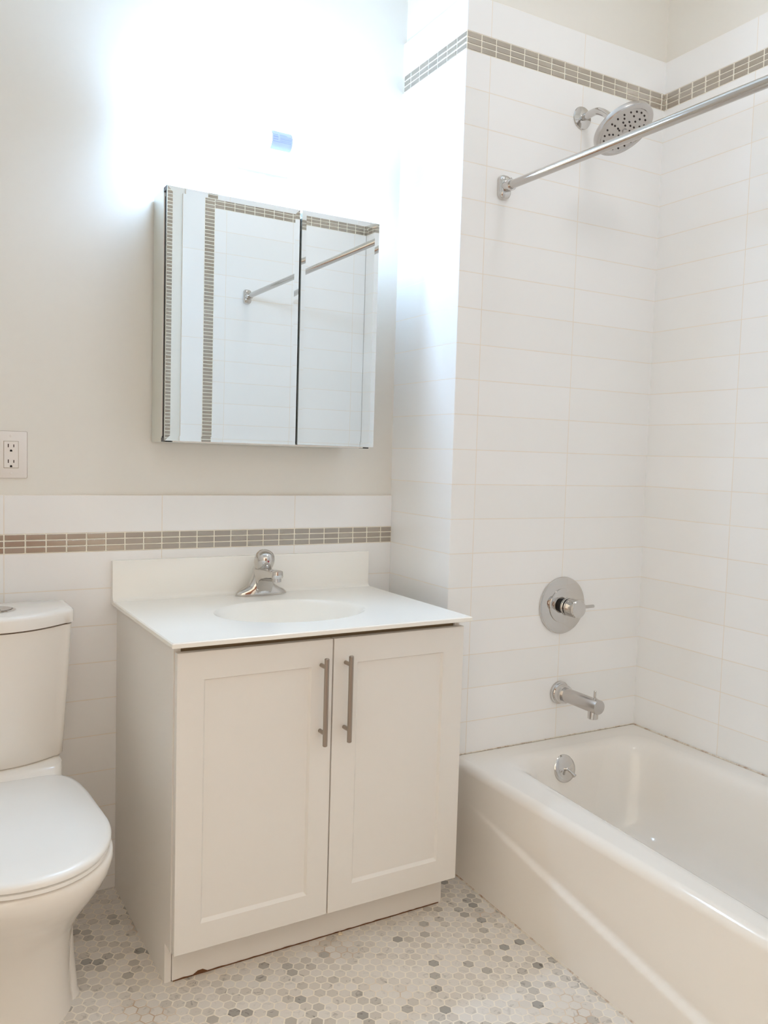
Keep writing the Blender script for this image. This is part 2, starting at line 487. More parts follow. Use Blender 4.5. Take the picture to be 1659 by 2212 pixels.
v.part('chipped_edge', bm, M_EDGE_GAP, label='brown chipped lower edge of the toe kick')
def door(x0, x1, ix0, ix1, hx, label):
    z0, z1, iz0, iz1 = 0.0975, 0.7995, 0.1605, 0.7345
    yf, yb, yp, bv = -0.560, -0.542, -0.5535, 0.006
    bm = new()
    def ring(a, b, c, d, y): return [(a, y, c), (b, y, c), (b, y, d), (a, y, d)]
    loft(bm, [ring(x0, x1, z0, z1, yb), ring(x0, x1, z0, z1, yf+0.001), ring(x0+0.001, x1-0.001, z0+0.001, z1-0.001, yf),
              ring(ix0, ix1, iz0, iz1, yf), ring(ix0+bv*0.9, ix1-bv*0.9, iz0+bv*1.3, iz1-bv*0.5, yp)], True, True, True)
    d = v.part('door', bm, M_CAB, label=label)
    bm = new()
    za, zb = 0.5425, 0.7600
    cyl(bm, (hx, -0.590, za), (hx, -0.590, zb), 0.0060, 24, bev=0.0018)
    for zz in (za+0.031, zb-0.023): cyl(bm, (hx, -0.560, zz), (hx, -0.590, zz), 0.0050, 18)
    v.part('handle', bm, M_NICKEL, True, parent=d)
    return d
door(-0.8850, -0.4965, -0.8235, -0.5535, -0.5275, 'left shaker door with the handle on its right stile')
door(-0.4930, CX1, -0.4265, -0.1648, -0.4605, 'right shaker door with the handle on its left stile')

# ------------------------------------------------------------------ sink top with moulded bowl
TZ = 0.829
st = Thing('washbasin', 'white moulded sink top with oval basin and backsplash on the vanity cabinet', 'sink', (-0.498, -0.29, 0.8125), back=True)
x0, x1, y0, y1 = -0.9045, -0.0915, -0.5850, -0.0005
bcx, bcy, ba, bb = -0.4985, -0.315, 0.2125, 0.158
angs = sorted([2*PI*i/112 for i in range(112)] + [math.atan2(y-bcy, x-bcx) % (2*PI) for x in (x0, x1) for y in (y0, y1)])
def rect_pt(a, ix, z):
    dx, dy = math.cos(a), math.sin(a)
    ts = []
    if abs(dx) > 1e-9: ts.append(((x1-ix if dx > 0 else x0+ix)-bcx)/dx)
    if abs(dy) > 1e-9: ts.append(((y1-ix if dy > 0 else y0+ix)-bcy)/dy)
    tt = min(ts); return (bcx+dx*tt, bcy+dy*tt, z)
def ell(a, s, z, dy=0.0):
    return (bcx+ba*s*math.cos(a), bcy+dy+bb*s*math.sin(a), z)
bm = new()
rings = [[rect_pt(a, 0.002, TZ-0.0125) for a in angs], [rect_pt(a, 0.0, TZ-0.0110) for a in angs], [rect_pt(a, 0.0, TZ-0.0025) for a in angs],
         [rect_pt(a, 0.0025, TZ) for a in angs], [ell(a, 1.06, TZ) for a in angs]]
for s, dz in ((1.0, -0.0012), (0.965, -0.0055), (0.93, -0.014), (0.87, -0.034), (0.78, -0.062), (0.64, -0.090), (0.46, -0.108), (0.26, -0.117), (0.10, -0.120)):
    rings.append([ell(a, s, TZ+dz) for a in angs])
loft(bm, rings, True, False, True)
st.part('countertop', bm, M_TOP, True, angle=24)
bm = new()
pr = [(0.0, TZ-0.003), (-0.034, TZ-0.003), (-0.034, TZ+0.0002), (-0.028, TZ+0.0015), (-0.0235, TZ+0.006), (-0.0205, TZ+0.014), (-0.020, 0.9385), (-0.018, 0.941), (0.0, 0.941)]
rr = []
for x, f in ((x0, 0.0), (x0+0.0015, 1.0), (x1-0.010, 1.0), (x1-0.006, 0.85), (x1-0.0035, 0.4), (x1-0.003, 0.0)):
    rr.append([(x, (y if f == 1.0 or i in (0, 7, 8, 6, 5) else y), z-(0.0015 if f == 0 and z > 0.93 else 0)) for i, (y, z) in enumerate(pr)])
loft(bm, rr, True, True, True)
st.part('backsplash', bm, M_TOP, True, angle=40)
bm = new(); lathe(bm, [(0.0, 0), (0.021, 0), (0.022, 0.002), (0.016, 0.003), (0.0, 0.0015)], (bcx, bcy, TZ-0.1205), n=28)
st.part('drain', bm, M_CHROME, True)

# ------------------------------------------------------------------ basin faucet
fc = Thing('sink_faucet', 'chrome single-lever faucet with short spout behind the oval basin', 'faucet', (-0.4827, -0.0605, TZ), back=True)
fx, fy = -0.4827, -0.0605
def sect(a, b, z, cy=fy, n=40, p=2.0):
    out = []
    for i in range(n):
        q = 2*PI*i/n; c, s = math.cos(q), math.sin(q)
        out.append((fx+a*math.copysign(abs(c)**(2/p), c), cy+b*math.copysign(abs(s)**(2/p), s), z))
    return out
bm = new()
loft(bm, [sect(0.0800, 0.0248, TZ+0.0003), sect(0.0815, 0.0256, TZ+0.003), sect(0.0790, 0.0250, TZ+0.009), sect(0.0700, 0.0246, TZ+0.016),
          sect(0.0580, 0.0244, TZ+0.022), sect(0.0460, 0.0243, TZ+0.029), sect(0.0370, 0.0243, TZ+0.038), sect(0.0315, 0.0246, TZ+0.050),
          sect(0.0285, 0.0245, TZ+0.062), sect(0.0268, 0.0245, TZ+0.074, fy-0.001), sect(0.0262, 0.0250, TZ+0.082, fy-0.003), sect(0.0240, 0.0235, TZ+0.087, fy-0.004)], True, True, True)
fc.part('body', bm, M_CHROME, True, angle=60)
bm = new()
topc = catmull([(0, 0.010, 0.080), (0, -0.015, 0.0805), (0, -0.045, 0.0825), (0, -0.080, 0.0845), (0, -0.106, 0.0840), (0, -0.121, 0.0790)], 5)
botc = catmull([(0, -0.124, 0.0700), (0, -0.110, 0.0660), (0, -0.085, 0.0630), (0, -0.060, 0.0560), (0, -0.040, 0.0430), (0, -0.0285, 0.0270), (0, -0.0235, 0.0100), (0, -0.0220, 0.0020)], 5)
side = [(p.y, p.z) for p in topc+botc]+[(0.0, 0.002), (0.010, 0.040)]
cyy = -0.035; czz = 0.055
rings = []
for wf, ins in ((-1.0, 0.0055), (-0.94, 0.0022), (-0.80, 0.0), (0.80, 0.0), (0.94, 0.0022), (1.0, 0.0055)):
    ring = []
    for y, z in side:
        dx_, dz_ = y-cyy, z-czz; L_ = math.hypot(dx_, dz_)
        yy, zz_ = y-dx_/L_*ins, z-dz_/L_*ins
        hw_ = 0.0262-0.0085*min(1, max(0, (-yy-0.02)/0.09)) - 0.004*min(1, max(0, (0.045-zz_)/0.045))
        ring.append((fx+wf*hw_, fy+yy, TZ+max(0.0010, zz_)))
    rings.append(ring)
loft(bm, rings, True, True, True)
lathe(bm, [(0.0165, 0.0), (0.0178, 0.003), (0.0178, 0.012), (0.0170, 0.019), (0.012, 0.0215), (0.0, 0.0225)], (fx, fy-0.114, TZ+0.0655), (0, 0, 1), 28)
fc.part('spout', bm, M_CHROME, True, angle=50)
bm = new(); lathe(bm, [(0.0118, 0.0), (0.0128, 0.001), (0.0128, 0.011), (0.0118, 0.012)], (fx, fy-0.114, TZ+0.0545), (0, 0, 1), 28)
fc.part('aerator', bm, M_SATIN, True)
bm = new()
ax = Vector((0, -0.48, 1)).normalized()
lathe(bm, [(0.0238, 0.0), (0.0262, 0.004), (0.0288, 0.013), (0.0300, 0.024), (0.0296, 0.034), (0.0268, 0.043), (0.0215, 0.050), (0.0140, 0.0545), (0.0060, 0.0565), (0.0, 0.057)],
      (fx, fy-0.010, TZ+0.0825), ax, 40)
lev = fc.part('lever', bm, M_CHROME, True, angle=60)
bm = new()
loft(bm, [[(fx-0.0085, fy-0.0420, TZ+0.0880), (fx+0.0085, fy-0.0420, TZ+0.0880), (fx+0.0085, fy-0.028, TZ+0.0880), (fx-0.0085, fy-0.028, TZ+0.0880)],
          [(fx-0.0030, fy-0.0530, TZ+0.1080), (fx+0.0030, fy-0.0530, TZ+0.1080), (fx+0.0030, fy-0.042, TZ+0.1080), (fx-0.0030, fy-0.042, TZ+0.1080)]], True, True, True)
fc.part('lever_notch', bm, M_SATIN, parent=lev)
bm = new(); lathe(bm, [(0.0, 0), (0.0024, 0), (0.0024, 0.0012), (0.0, 0.0016)], (fx-0.0008, fy-0.0525, TZ+0.1055), (0, -1, 0.2), 14)
fc.part('hot_cold_dot', bm, M_RED, True, parent=lev, label='tiny red and blue temperature dot')
bm = new(); lathe(bm, [(0.0, 0), (0.0035, 0), (0.0032, 0.003), (0.0, 0.0042)], (fx-0.022, fy-0.026, TZ+0.020), (-0.3, -1, 0.1), 16)
fc.part('set_screw', bm, M_SATIN, True)

# ------------------------------------------------------------------ mirror cabinet
MC = -0.0075                                                   # hangs a hair out of line with the wall
mcx0, mcx1, mz0, mz1 = -0.7950, -0.1540, 1.2755, 1.9440
mc = Thing('medicine_cabinet', 'two-door mirrored medicine cabinet hung on the wall above the sink', 'cabinet', (-0.795, 0.006, 1.2755), back=True, rot=MC)
bm = new(); box(bm, mcx0, mcx1-0.036, -0.0945, 0.004, mz0-0.004, mz1+0.004, bev=0.0008, seg=1)
mc.part('case', bm, M_ALU)
bm = new()
for a, b in ((mcx0+0.002, mcx1-0.03),): box(bm, a, b, -0.1215, -0.0945, mz0+0.004, mz1-0.022)
mc.part('door_seal', bm, M_BLACK, label='black gasket between case and mirror doors')
bm = new(); box(bm, mcx0, mcx0+0.004, -0.0995, -0.0945, mz0+0.012, mz1-0.012)
mc.part('edge_highlight', bm, M_PLATE)  # white strip stands in for the highlight along the case edge
for z0, z1 in ((mz0-0.003, mz0+0.008), (mz1-0.009, mz1+0.003)):
    bm = new(); box(bm, mcx0-0.0005, mcx0+0.018, -0.1235, -0.0945, z0, z1, bev=0.0006, seg=1)
    mc.part('hinge_cap', bm, M_DGREY)
bm = new(); box(bm, mcx0+0.004, mcx0+0.022, -0.1255, -0.1, mz0-0.0034, mz0-0.0002); mc.part('bumper', bm, M_BLACK)
bm = new(); box(bm, mcx1-0.034, mcx1-0.014, -0.1255, -0.1, mz0-0.0036, mz0-0.0002); mc.part('bumper', bm, M_BLACK)
bm = new(); box(bm, mcx0+0.018, mcx1-0.034, -0.1255, -0.1, mz0-0.0030, mz0+0.0005); mc.part('bottom_strip', bm, M_PLATE)
def mirror_door(x0, x1, z0, z1, label):
    yb, ye, bw = -0.1215, -0.1305, 0.0140
    def ring(a, y): return [(x0+a, y, z0+a), (x1-a, y, z0+a), (x1-a, y, z1-a), (x0+a, y, z1-a)]
    bm = new(); loft(bm, [ring(0, yb), ring(0, ye)], True, True, False)
    d = mc.part('mirror_door', bm, M_GLASSEDGE, label=label)
    bm = new(); loft(bm, [ring(0, ye), ring(bw, ye+0.00070)], True, False, True)
    mc.part('mirror', bm, M_MIRROR, parent=d)
mirror_door(mcx0, -0.4145, mz0, mz1, 'wider bevelled mirror door on the left')
mirror_door(-0.4078, mcx1, mz0+0.001, mz1+0.0015, 'narrower bevelled mirror door on the right')

# ------------------------------------------------------------------ light bar above the mirror
LX0, LX1, LZ, LY, LR = -0.785, -0.185, 2.128, -0.105, 0.0265
vl = Thing('vanity_light', 'glowing cool-white tube light on the wall above the mirror', 'lamp', (-0.475, 0.0095, LZ), back=True)
bm = new(); box(bm, -0.56, -0.39, -0.016, 0.0095, LZ-0.055, LZ+0.055, bev=0.004)
vl.part('mount_plate', bm, M_PLATE, True)
for x in (-0.53, -0.42):
    bm = new(); cyl(bm, (x, -0.014, LZ), (x, LY+0.02, LZ), 0.007, 16)
    vl.part('bracket', bm, M_PLATE, True)
bm = new(); cyl(bm, (LX0, LY, LZ), (LX1, LY, LZ), LR, 48, bev=0.006)
tubeo = vl.part('tube', bm, M_LIGHT, True)
for a, b in ((LX0-0.008, LX0+0.002), (LX1-0.002, LX1+0.008)):  # wide caps added to hold back the tube's sideways light
    bm = new(); cyl(bm, (a, LY, LZ), (b, LY, LZ), 0.036, 40, bev=0.003); vl.part('added_end_cap', bm, M_CAPGLOW, True, label='added glowing end cap that blocks light sideways')
def wrap(xa, xb, t0, t1, rr, n=14):
    bm = new()
    rows = [[(x, LY-rr*math.cos(q), LZ+rr*math.sin(q)) for q in [t0+(t1-t0)*i/n for i in range(n+1)]] for x in (xa, xb)]
    rows2 = [[(x, LY-(rr-0.0003)*math.cos(q), LZ+(rr-0.0003)*math.sin(q)) for q in [t0+(t1-t0)*i/n for i in range(n+1)]] for x in (xa, xb)]
    ring = lambda r, r_: r+list(reversed(r_))
    loft(bm, [ring(rows[0], rows2[0]), ring(rows[1], rows2[1])], True, True, True)
    return bm
bm = wrap(-0.5050, -0.4420, R(-72), R(60), LR+0.0009)
lb = vl.part('sticker', bm, M_LABEL, True, parent=tubeo, label='pale blue printed sticker left on the tube')
for xa, xb, t0, t1 in ((-0.5015, -0.4865, 18, 24), (-0.5015, -0.4865, 4, 12), (-0.5010, -0.4870, -8, -3), (-0.4820, -0.4600, 22, 26), (-0.4820, -0.4480, 14, 17),
                       (-0.4810, -0.4470, 5, 8), (-0.4810, -0.4470, -3, 1), (-0.4810, -0.4470, -12, -9), (-0.5015, -0.4470, -20, -17)):
    vl.part('sticker_print', wrap(xa, xb, R(t0), R(t1), LR+0.0012, 4), M_LABELD, True, parent=tubeo)

# ------------------------------------------------------------------ wall outlet
wo = Thing('wall_outlet', 'white double socket outlet with wide cover plate above the toilet', 'outlet', (-1.1588, 0.0095, 1.2265), back=True)
bm = new(); box(bm, -1.1985, -1.1195, -0.0045+TT, 0.0095, 1.1650, 1.2880, bev=0.0035, seg=2)
wo.part('cover_plate', bm, M_PLATE, True)
bm = new(); box(bm, -1.1770, -1.1410, 0.0049, 0.009, 1.1918, 1.2618); wo.part('recess', bm, M_CABSHADE)
bm = new(); box(bm, -1.1762, -1.1418, 0.0040, 0.009, 1.1926, 1.2610, bev=0.0008); rc = wo.part('receptacle', bm, M_PLATE)
for dz in (0.0, -0.0405):
    bm = new()
    box(bm, -1.1670, -1.1648, 0.0037, 0.0045, 1.2455+dz, 1.2545+dz)
    box(bm, -1.1537, -1.1515, 0.0037, 0.0045, 1.2460+dz, 1.2532+dz)
    wo.part('blade_slots', bm, M_SLOT, parent=rc)
    bm = new()
    pts = [(-1.1592+0.0028*math.cos(a), 1.2372+dz+0.0028*math.sin(a)) for a in [PI*i/12 for i in range(13)]]+[(-1.1620, 1.2345+dz), (-1.1564, 1.2345+dz)]
    loft(bm, [[(x, 0.0045, z) for x, z in pts], [(x, 0.0037, z) for x, z in pts]], True, True, True)
    wo.part('ground_hole', bm, M_BLACK, parent=rc)
for z in (1.2755, 1.1785):
    bm = new(); lathe(bm, [(0.0, 0), (0.0034, 0), (0.0030, 0.001), (0.0, 0.0013)], (-1.1592, 0.0057, z), (0, -1, 0), 16)
    wo.part('screw', bm, M_PLATE, True)

# ------------------------------------------------------------------ toilet
TX = -1.2150
to = Thing('toilet', 'white two-piece toilet with closed lid against the tiled wall left of the vanity', 'toilet', (TX, -0.42, 0.0), back=True)
def bow(hw, yb, yf, yc, z, n=26, rb=0.018, p=1.0):
    """tank outline: straight back, bowed front (centre at yf, corners at yc)"""
    pts = []
    for i in range(7):
        a = PI/2*i/6
        pts.append((TX+hw-rb+rb*math.sin(a), yb-rb+rb*math.cos(a), z))
    rc_ = 0.020
    for i in range(7):
        a = PI/2*i/6
        pts.append((TX+hw-rc_+rc_*math.cos(a), yc+rc_-rc_*math.sin(a)*1.0-0.004*math.sin(a), z))
    for i in range(1, n):
        s = 1-2*i/n
        x = s*(hw-rc_)
        pts.append((TX+x, yf+(yc-0.004-yf)*abs(s)**2.0, z))
    for i in range(7):
        a = PI/2*(6-i)/6
        pts.append((TX-hw+rc_-rc_*math.cos(a), yc+rc_-rc_*math.sin(a)*1.0-0.004*math.sin(a), z))
    for i in range(7):
        a = PI/2*(6-i)/6
        pts.append((TX-hw+rb-rb*math.sin(a), yb-rb+rb*math.cos(a), z))
    return pts
bm = new()
tk = [(0.463, 0.156, -0.060, -0.198, -0.150), (0.470, 0.160, -0.055, -0.205, -0.156), (0.52, 0.1625, -0.052, -0.212, -0.162), (0.66, 0.171, -0.046, -0.230, -0.168), (0.806, 0.1785, -0.042, -0.246, -0.172)]
loft(bm, [bow(hw, yb, yf, yc, z) for z, hw, yb, yf, yc in tk], True, True, True)
to.part('tank', bm, M_PORC, True, angle=60)
bm = new()
loft(bm, [bow(0.173, -0.048, -0.239, -0.166, 0.806), bow(0.173, -0.048, -0.239, -0.166, 0.8100)], True, True, True)
to.part('tank_gap_shade', bm, M_EDGE_GAP)  # brown fill paints the shade in the gap under the lid
bm = new()
loft(bm, [bow(0.1795, -0.040, -0.252, -0.176, 0.8100), bow(0.1825, -0.038, -0.256, -0.179, 0.812), bow(0.1825, -0.038, -0.256, -0.179, 0.836),
          bow(0.1815, -0.039, -0.254, -0.178, 0.842), bow(0.1775, -0.043, -0.249, -0.174, 0.8465), bow(0.171, -0.050, -0.240, -0.168, 0.848)], True, True, True)
lid = to.part('tank_lid', bm, M_PORC, True, angle=60)
bcx_, bcy_ = TX+0.006, -0.150
bm = new(); lathe(bm, [(0.0, 0), (0.041, 0), (0.042, 0.002), (0.036, 0.0035), (0.0355, 0.0015), (0.0, 0.0015)], (bcx_, bcy_, 0.8475), (0, 0, 1), 40)
bt = to.part('flush_button', bm, M_CHROME, True, parent=lid)
for s in (0, 1):
    bm = new()
    sp_ = 0.006
    aa = [R(-80)+R(160)*i/20 for i in range(21)] if s == 0 else [R(100)+R(160)*i/20 for i in range(21)]
    pts = [(bcx_+(sp_ if s == 0 else sp_-0.0025)*0+0.033*math.cos(a), bcy_+0.033*math.sin(a)) for a in aa]
    loft(bm, [[(x, y, 0.848) for x, y in pts], [(x, y, 0.8525) for x, y in pts]], True, True, True)
    o = to.part('button_half', bm, M_SATIN, parent=lid)
def egg(hw, yb, yf, z, hb, n=64, cy=None, bp=4.0):
    """bowl outline: rounded front, squarer back of half width hb"""
    cy = cy if cy is not None else yf+hw*1.12
    out = []
    for i in range(n):
        a = 2*PI*i/n
        c, s = math.cos(a), math.sin(a)
        if s < 0:
            out.append((TX+hw*math.copysign(abs(c)**(2/2.15), c), cy-(cy-yf)*abs(s)**(2/2.1), z))
        else:
            y = cy+(yb-cy)*abs(s)**(2/bp)
            k = (y-cy)/(yb-cy)
            wd = hw+(hb-hw)*(k**1.6)
            out.append((TX+wd*math.copysign(abs(c)**(2/(bp*1.15)), c), y, z))
    return out
bm = new()
bw = [(0.0, 0.136, -0.10, -0.560, 0.128), (0.02, 0.133, -0.10, -0.556, 0.126), (0.08, 0.128, -0.09, -0.556, 0.124), (0.15, 0.126, -0.085, -0.570, 0.124),
      (0.20, 0.128, -0.08, -0.590, 0.126), (0.235, 0.137, -0.08, -0.615, 0.128), (0.27, 0.152, -0.08, -0.645, 0.131), (0.305, 0.168, -0.08, -0.680, 0.134),
      (0.34, 0.180, -0.08, -0.715, 0.137), (0.375, 0.1875, -0.08, -0.745, 0.139), (0.40, 0.1895, -0.08, -0.757, 0.140), (0.411, 0.188, -0.08, -0.757, 0.140), (0.416, 0.183, -0.083, -0.752, 0.137)]
loft(bm, [egg(hw, yb, yf, z, hb) for z, hw, yb, yf, hb in bw], True, True, True)
bowl = to.part('bowl', bm, M_PORC, True, angle=70)
bm = new()
def deck(hw, yb, yf, z): return [(x+TX, y, z) for x, y in rrect(-hw, hw, yf, yb, 0.03, 6, 6)]
loft(bm, [deck(0.142, -0.075, -0.300, 0.395), deck(0.145, -0.072, -0.262, 0.425), deck(0.147, -0.068, -0.238, 0.440), deck(0.150, -0.062, -0.222, 0.455), deck(0.1505, -0.060, -0.214, 0.4625)], True, True, True)
to.part('tank_shelf', bm, M_PORC, True, angle=70, parent=bowl)
bm = new()
loft(bm, [[(x+TX, y, z) for x, y in rrect(-hw, hw, yf, -0.07, 0.05, 6, 6)] for z, hw, yf in ((0.0, 0.150, -0.47), (0.01, 0.147, -0.465), (0.10, 0.140, -0.455), (0.20, 0.136, -0.45), (0.25, 0.130, -0.42), (0.27, 0.11, -0.36))], True, True, True)
to.part('trapway_cover', bm, M_PORC, True, angle=70, parent=bowl)
bm = new()
loft(bm, [egg(0.177, -0.245, -0.756, 0.4198, 0.156, cy=-0.54, bp=6.5), egg(0.1825, -0.240, -0.763, 0.4220, 0.161, cy=-0.54, bp=6.5), egg(0.1825, -0.240, -0.763, 0.4290, 0.161, cy=-0.54, bp=6.5), egg(0.178, -0.245, -0.757, 0.4312, 0.156, cy=-0.54, bp=6.5)], True, True, True)
to.part('seat', bm, M_SEAT, True, angle=60)
for x, y in ((-0.11, -0.66), (0.11, -0.66), (-0.14, -0.40), (0.14, -0.40)):
    bm = new(); box(bm, TX+x-0.012, TX+x+0.012, y-0.006, y+0.006, 0.4158, 0.4200); to.part('bumper', bm, M_DGREY)
    bm = new(); box(bm, TX+x-0.010, TX+x+0.010, y-0.006, y+0.006, 0.4310, 0.4328); to.part('bumper', bm, M_DGREY)
bm = new()
loft(bm, [egg(0.180, -0.238, -0.757, 0.4325, 0.160, cy=-0.54, bp=6.5), egg(0.1850, -0.234, -0.766, 0.435, 0.164, cy=-0.54, bp=6.5), egg(0.1855, -0.234, -0.767, 0.443, 0.165, cy=-0.54, bp=6.5),
          egg(0.1820, -0.237, -0.762, 0.4485, 0.162, cy=-0.54, bp=6.5), egg(0.1740, -0.245, -0.750, 0.4510, 0.154, cy=-0.54, bp=6.5), egg(0.120, -0.30, -0.68, 0.4530, 0.10, cy=-0.54, bp=6.5), egg(0.05, -0.38, -0.60, 0.4535, 0.045, cy=-0.54, bp=6.5)], True, True, True)
to.part('lid', bm, M_SEAT, True, angle=60)
for s in (-1, 1):
    bm = new(); cyl(bm, (TX+s*0.105, -0.242, 0.436), (TX+s*0.045, -0.242, 0.436), 0.009, 16, bev=0.002)
    to.part('hinge', bm, M_SEAT, True)

# ------------------------------------------------------------------ bathtub
tb = Thing('bathtub', 'white enamel alcove bathtub with a slanting crease along its apron', 'bathtub', (0.40, -1.11, 0.0))
TX0, TX1, TY0, TY1 = 0.0345, W-0.0035, YF+0.0015, -D-0.0015
RZ = 0.3505
def sstep(a, b, x):
    s = min(1, max(0, (x-a)/(b-a))); return s*s*(3-2*s)
def outer(inset, z, r=0.006):
    pts = []
    for x, y in rrect(TX0+inset, TX1-min(inset, 0.002), TY0+min(inset, 0.002), TY1-min(inset, 0.002), r, 8, 56):
        if x < TX0+inset+0.02 and z < 0.30:
            k = 1-(x-TX0-inset)/0.02
            zc = 0.238+0.1590*(y+0.47)
            amp = sstep(-0.44, -1.05, y)
            amp = min(1.0, amp*1.0)
            below = 1-sstep(zc-0.0075, zc+0.0075, z)
            x -= k*(below*(0.004*sstep(-0.40, -0.62, y)+0.0105*amp) - 0.0025*amp*sstep(zc+0.05, zc, z)*(1-below))
        pts.append((x, y, z))
    return pts
bm = new()
rings = []
zz = [0.0, 0.01]+[0.02+0.0025*i for i in range(105)]
rings += [outer(0.0, z) for z in zz]
for a in range(0, 91, 10):
    rr_ = 0.026
    rings.append(outer(rr_*(1-math.cos(R(a))), RZ-rr_+rr_*math.sin(R(a))))
def inner(x0, x1, y0, y1, r, z):
    pts = []
    for x, y in rrect(x0, x1, y0, y1, r, 8, 56):
        k = min(1, max(0, ((x0+x1)/2-x)/((x1-x0)/2)))
        x += 0.0600*k*(max(y, -1.55)+0.50)*1.0*(1 if y < -0.5 else 1)
        pts.append((x, y, z))
    return pts
IX0, IX1, IY0, IY1 = 0.1660, 0.7000, -1.775, -0.4450
for ins, z, r in ((-0.030, RZ+0.0002, 0.08), (-0.018, RZ-0.0006, 0.085), (-0.006, RZ-0.0026, 0.09), (0.004, RZ-0.0070, 0.10), (0.012, RZ-0.0140, 0.11), (0.019, RZ-0.0250, 0.12), (0.026, RZ-0.045, 0.13), (0.038, RZ-0.10, 0.145),
                  (0.052, RZ-0.17, 0.155), (0.068, RZ-0.225, 0.16), (0.088, RZ-0.260, 0.165), (0.118, RZ-0.281, 0.16), (0.17, RZ-0.288, 0.09)):
    rings.append(inner(IX0+ins, IX1-ins*0.9, IY0+ins*(1.0+1.8*sstep(0, 0.1, ins)), IY1-ins*0.75, r, z))
loft(bm, rings, True, False, True)
bsn = tb.part('basin', bm, M_TUB, True, angle=80)
wnm = bsn.modifiers.new('weighted', 'WEIGHTED_NORMAL'); wnm.keep_sharp = True
bm = new()
ow = (0.3800, -0.4640, 0.2975); na = Vector((0, -1, 0.30)).normalized()
lathe(bm, [(0.0, -0.012), (0.0425, -0.012), (0.0435, -0.002), (0.0415, 0.003), (0.034, 0.0065), (0.020, 0.0085), (0.0, 0.009)], ow, na, 44)
ov = tb.part('overflow_plate', bm, M_CHROME, True, angle=50)
a_, u_, v_ = frame(na)
for s in (-1, 1):
    bm = new()
    c = Vector(ow)+u_*(0.021*s)+v_*(-0.004)+a_*0.0065
    lathe(bm, [(0.0, 0), (0.0055, 0), (0.005, 0.0022), (0.0, 0.003)], c, na, 18)
    tb.part('screw', bm, M_SATIN, True, parent=ov)
bm = new()
c = Vector(ow)+v_*(-0.002)+a_*0.007
cyl(bm, c, c+a_*0.010, 0.0052, 16, bev=0.001)
tube(bm, [c+a_*0.007, c+a_*0.022+Vector((0.004, 0, -0.010)), c+a_*0.036+Vector((0.007, 0, -0.022))], [0.0038, 0.0042, 0.0062], 12)
tb.part('trip_lever', bm, M_CHROME, True, parent=ov)
# stained caulk where tub meets tile
def caulk(pts, r, name='caulk_bead'):
    bm = new(); tube(bm, pts, r, 8); tb.part(name, bm, M_CAULK, True)
caulk([(x, -D-0.0005, RZ+0.0012) for x in [0.03+0.0756*i for i in range(11)]], 0.0022)
caulk([(W-0.0030, -D-0.14*i, RZ+0.0012) for i in range(11)], 0.0026)
bm = new()
lp = [(TX0-0.0005-0.0040*sstep(-0.40, -0.62, y)-0.0105*sstep(-0.44, -1.05, y), y, 0.0) for y in [-0.36-0.05*i for i in range(30)]]
tube(bm, lp, 0.0030, 8); tb.part('floor_caulk', bm, M_CAULK, True)

# ------------------------------------------------------------------ tub and shower fittings
sv = Thing('shower_valve', 'round chrome shower valve with pin lever on the tiled wall', 'valve', (0.4390, -D, 0.7875))
vx, vz = 0.4400, 0.7875
bm = new(); lathe(bm, [(0.0, 0), (0.0900, 0), (0.0925, 0.002), (0.0915, 0.006), (0.0865, 0.0075), (0.0, 0.0075)], (vx, -D-0.0004, vz), (0, -1, 0), 72)
es = sv.part('escutcheon', bm, M_CHROME, True)
bm = new(); lathe(bm, [(0.0, 0.0), (0.0545, 0.0), (0.0560, 0.0012), (0.0560, 0.0036), (0.0535, 0.0046), (0.0, 0.0048)], (vx, -D-0.0075, vz), (0, -1, 0), 60)
sv.part('raised_ring', bm, M_CHROME, True, parent=es)
bm = new(); lathe(bm, [(0.0, 0.0), (0.0245, 0.0), (0.0245, 0.016), (0.0, 0.016)], (vx, -D-0.0120, vz), (0, -1, 0), 44)
sv.part('sleeve', bm, M_BLACK, True)
bm = new(); lathe(bm, [(0.0, 0.0), (0.0285, 0.0), (0.0295, 0.001), (0.0295, 0.0080), (0.0285, 0.009), (0.0, 0.009)], (vx, -D-0.0270, vz), (0, -1, 0), 40)
sv.part('stop_ring', bm, M_CHROME, True)
bm = new(); cyl(bm, (vx, -D-0.0355, vz), (vx, -D-0.0420, vz), 0.0240, 36); sv.part('collar', bm, M_BLACK, True)
bm = new(); lathe(bm, [(0.0, 0.0), (0.0270, 0.0), (0.0285, 0.001), (0.0290, 0.004), (0.0290, 0.040), (0.0270, 0.0425), (0.0, 0.0428)], (vx, -D-0.0415, vz), (0, -1, 0), 44)
kb = sv.part('knob', bm, M_CHROME, True)
bm = new(); cyl(bm, (vx+0.024, -D-0.068, vz+0.003), (vx+0.075, -D-0.068, vz+0.004), 0.0050, 20, bev=0.0012)
sv.part('lever_pin', bm, M_SATIN, True, parent=kb)

sx, sz = 0.4440, 0.5020
sp = Thing('tub_spout', 'chrome cylinder tub spout with diverter pin on the wall above the bathtub', 'faucet', (sx, -D, sz))
bm = new(); lathe(bm, [(0.0, 0.0), (0.0365, 0.0), (0.0375, 0.002), (0.0370, 0.007), (0.0325, 0.009), (0.0325, 0.013), (0.0300, 0.015), (0.0300, 0.030), (0.0280, 0.033), (0.0280, 0.037), (0.0, 0.037)], (sx, -D-0.0004, sz), (0, -1, 0), 48)
sp.part('flange', bm, M_CHROME, True)
bm = new(); lathe(bm, [(0.0, 0.0), (0.0225, 0.0), (0.0225, 0.149), (0.0215, 0.151), (0.0, 0.151)], (sx, -D-0.036, sz), (0, -1, 0), 44)
bo = sp.part('barrel', bm, M_SATIN, True)
bm = new(); cyl(bm, (sx, -D-0.161, sz-0.041), (sx, -D-0.161, sz-0.002), 0.0160, 32, bev=0.001)
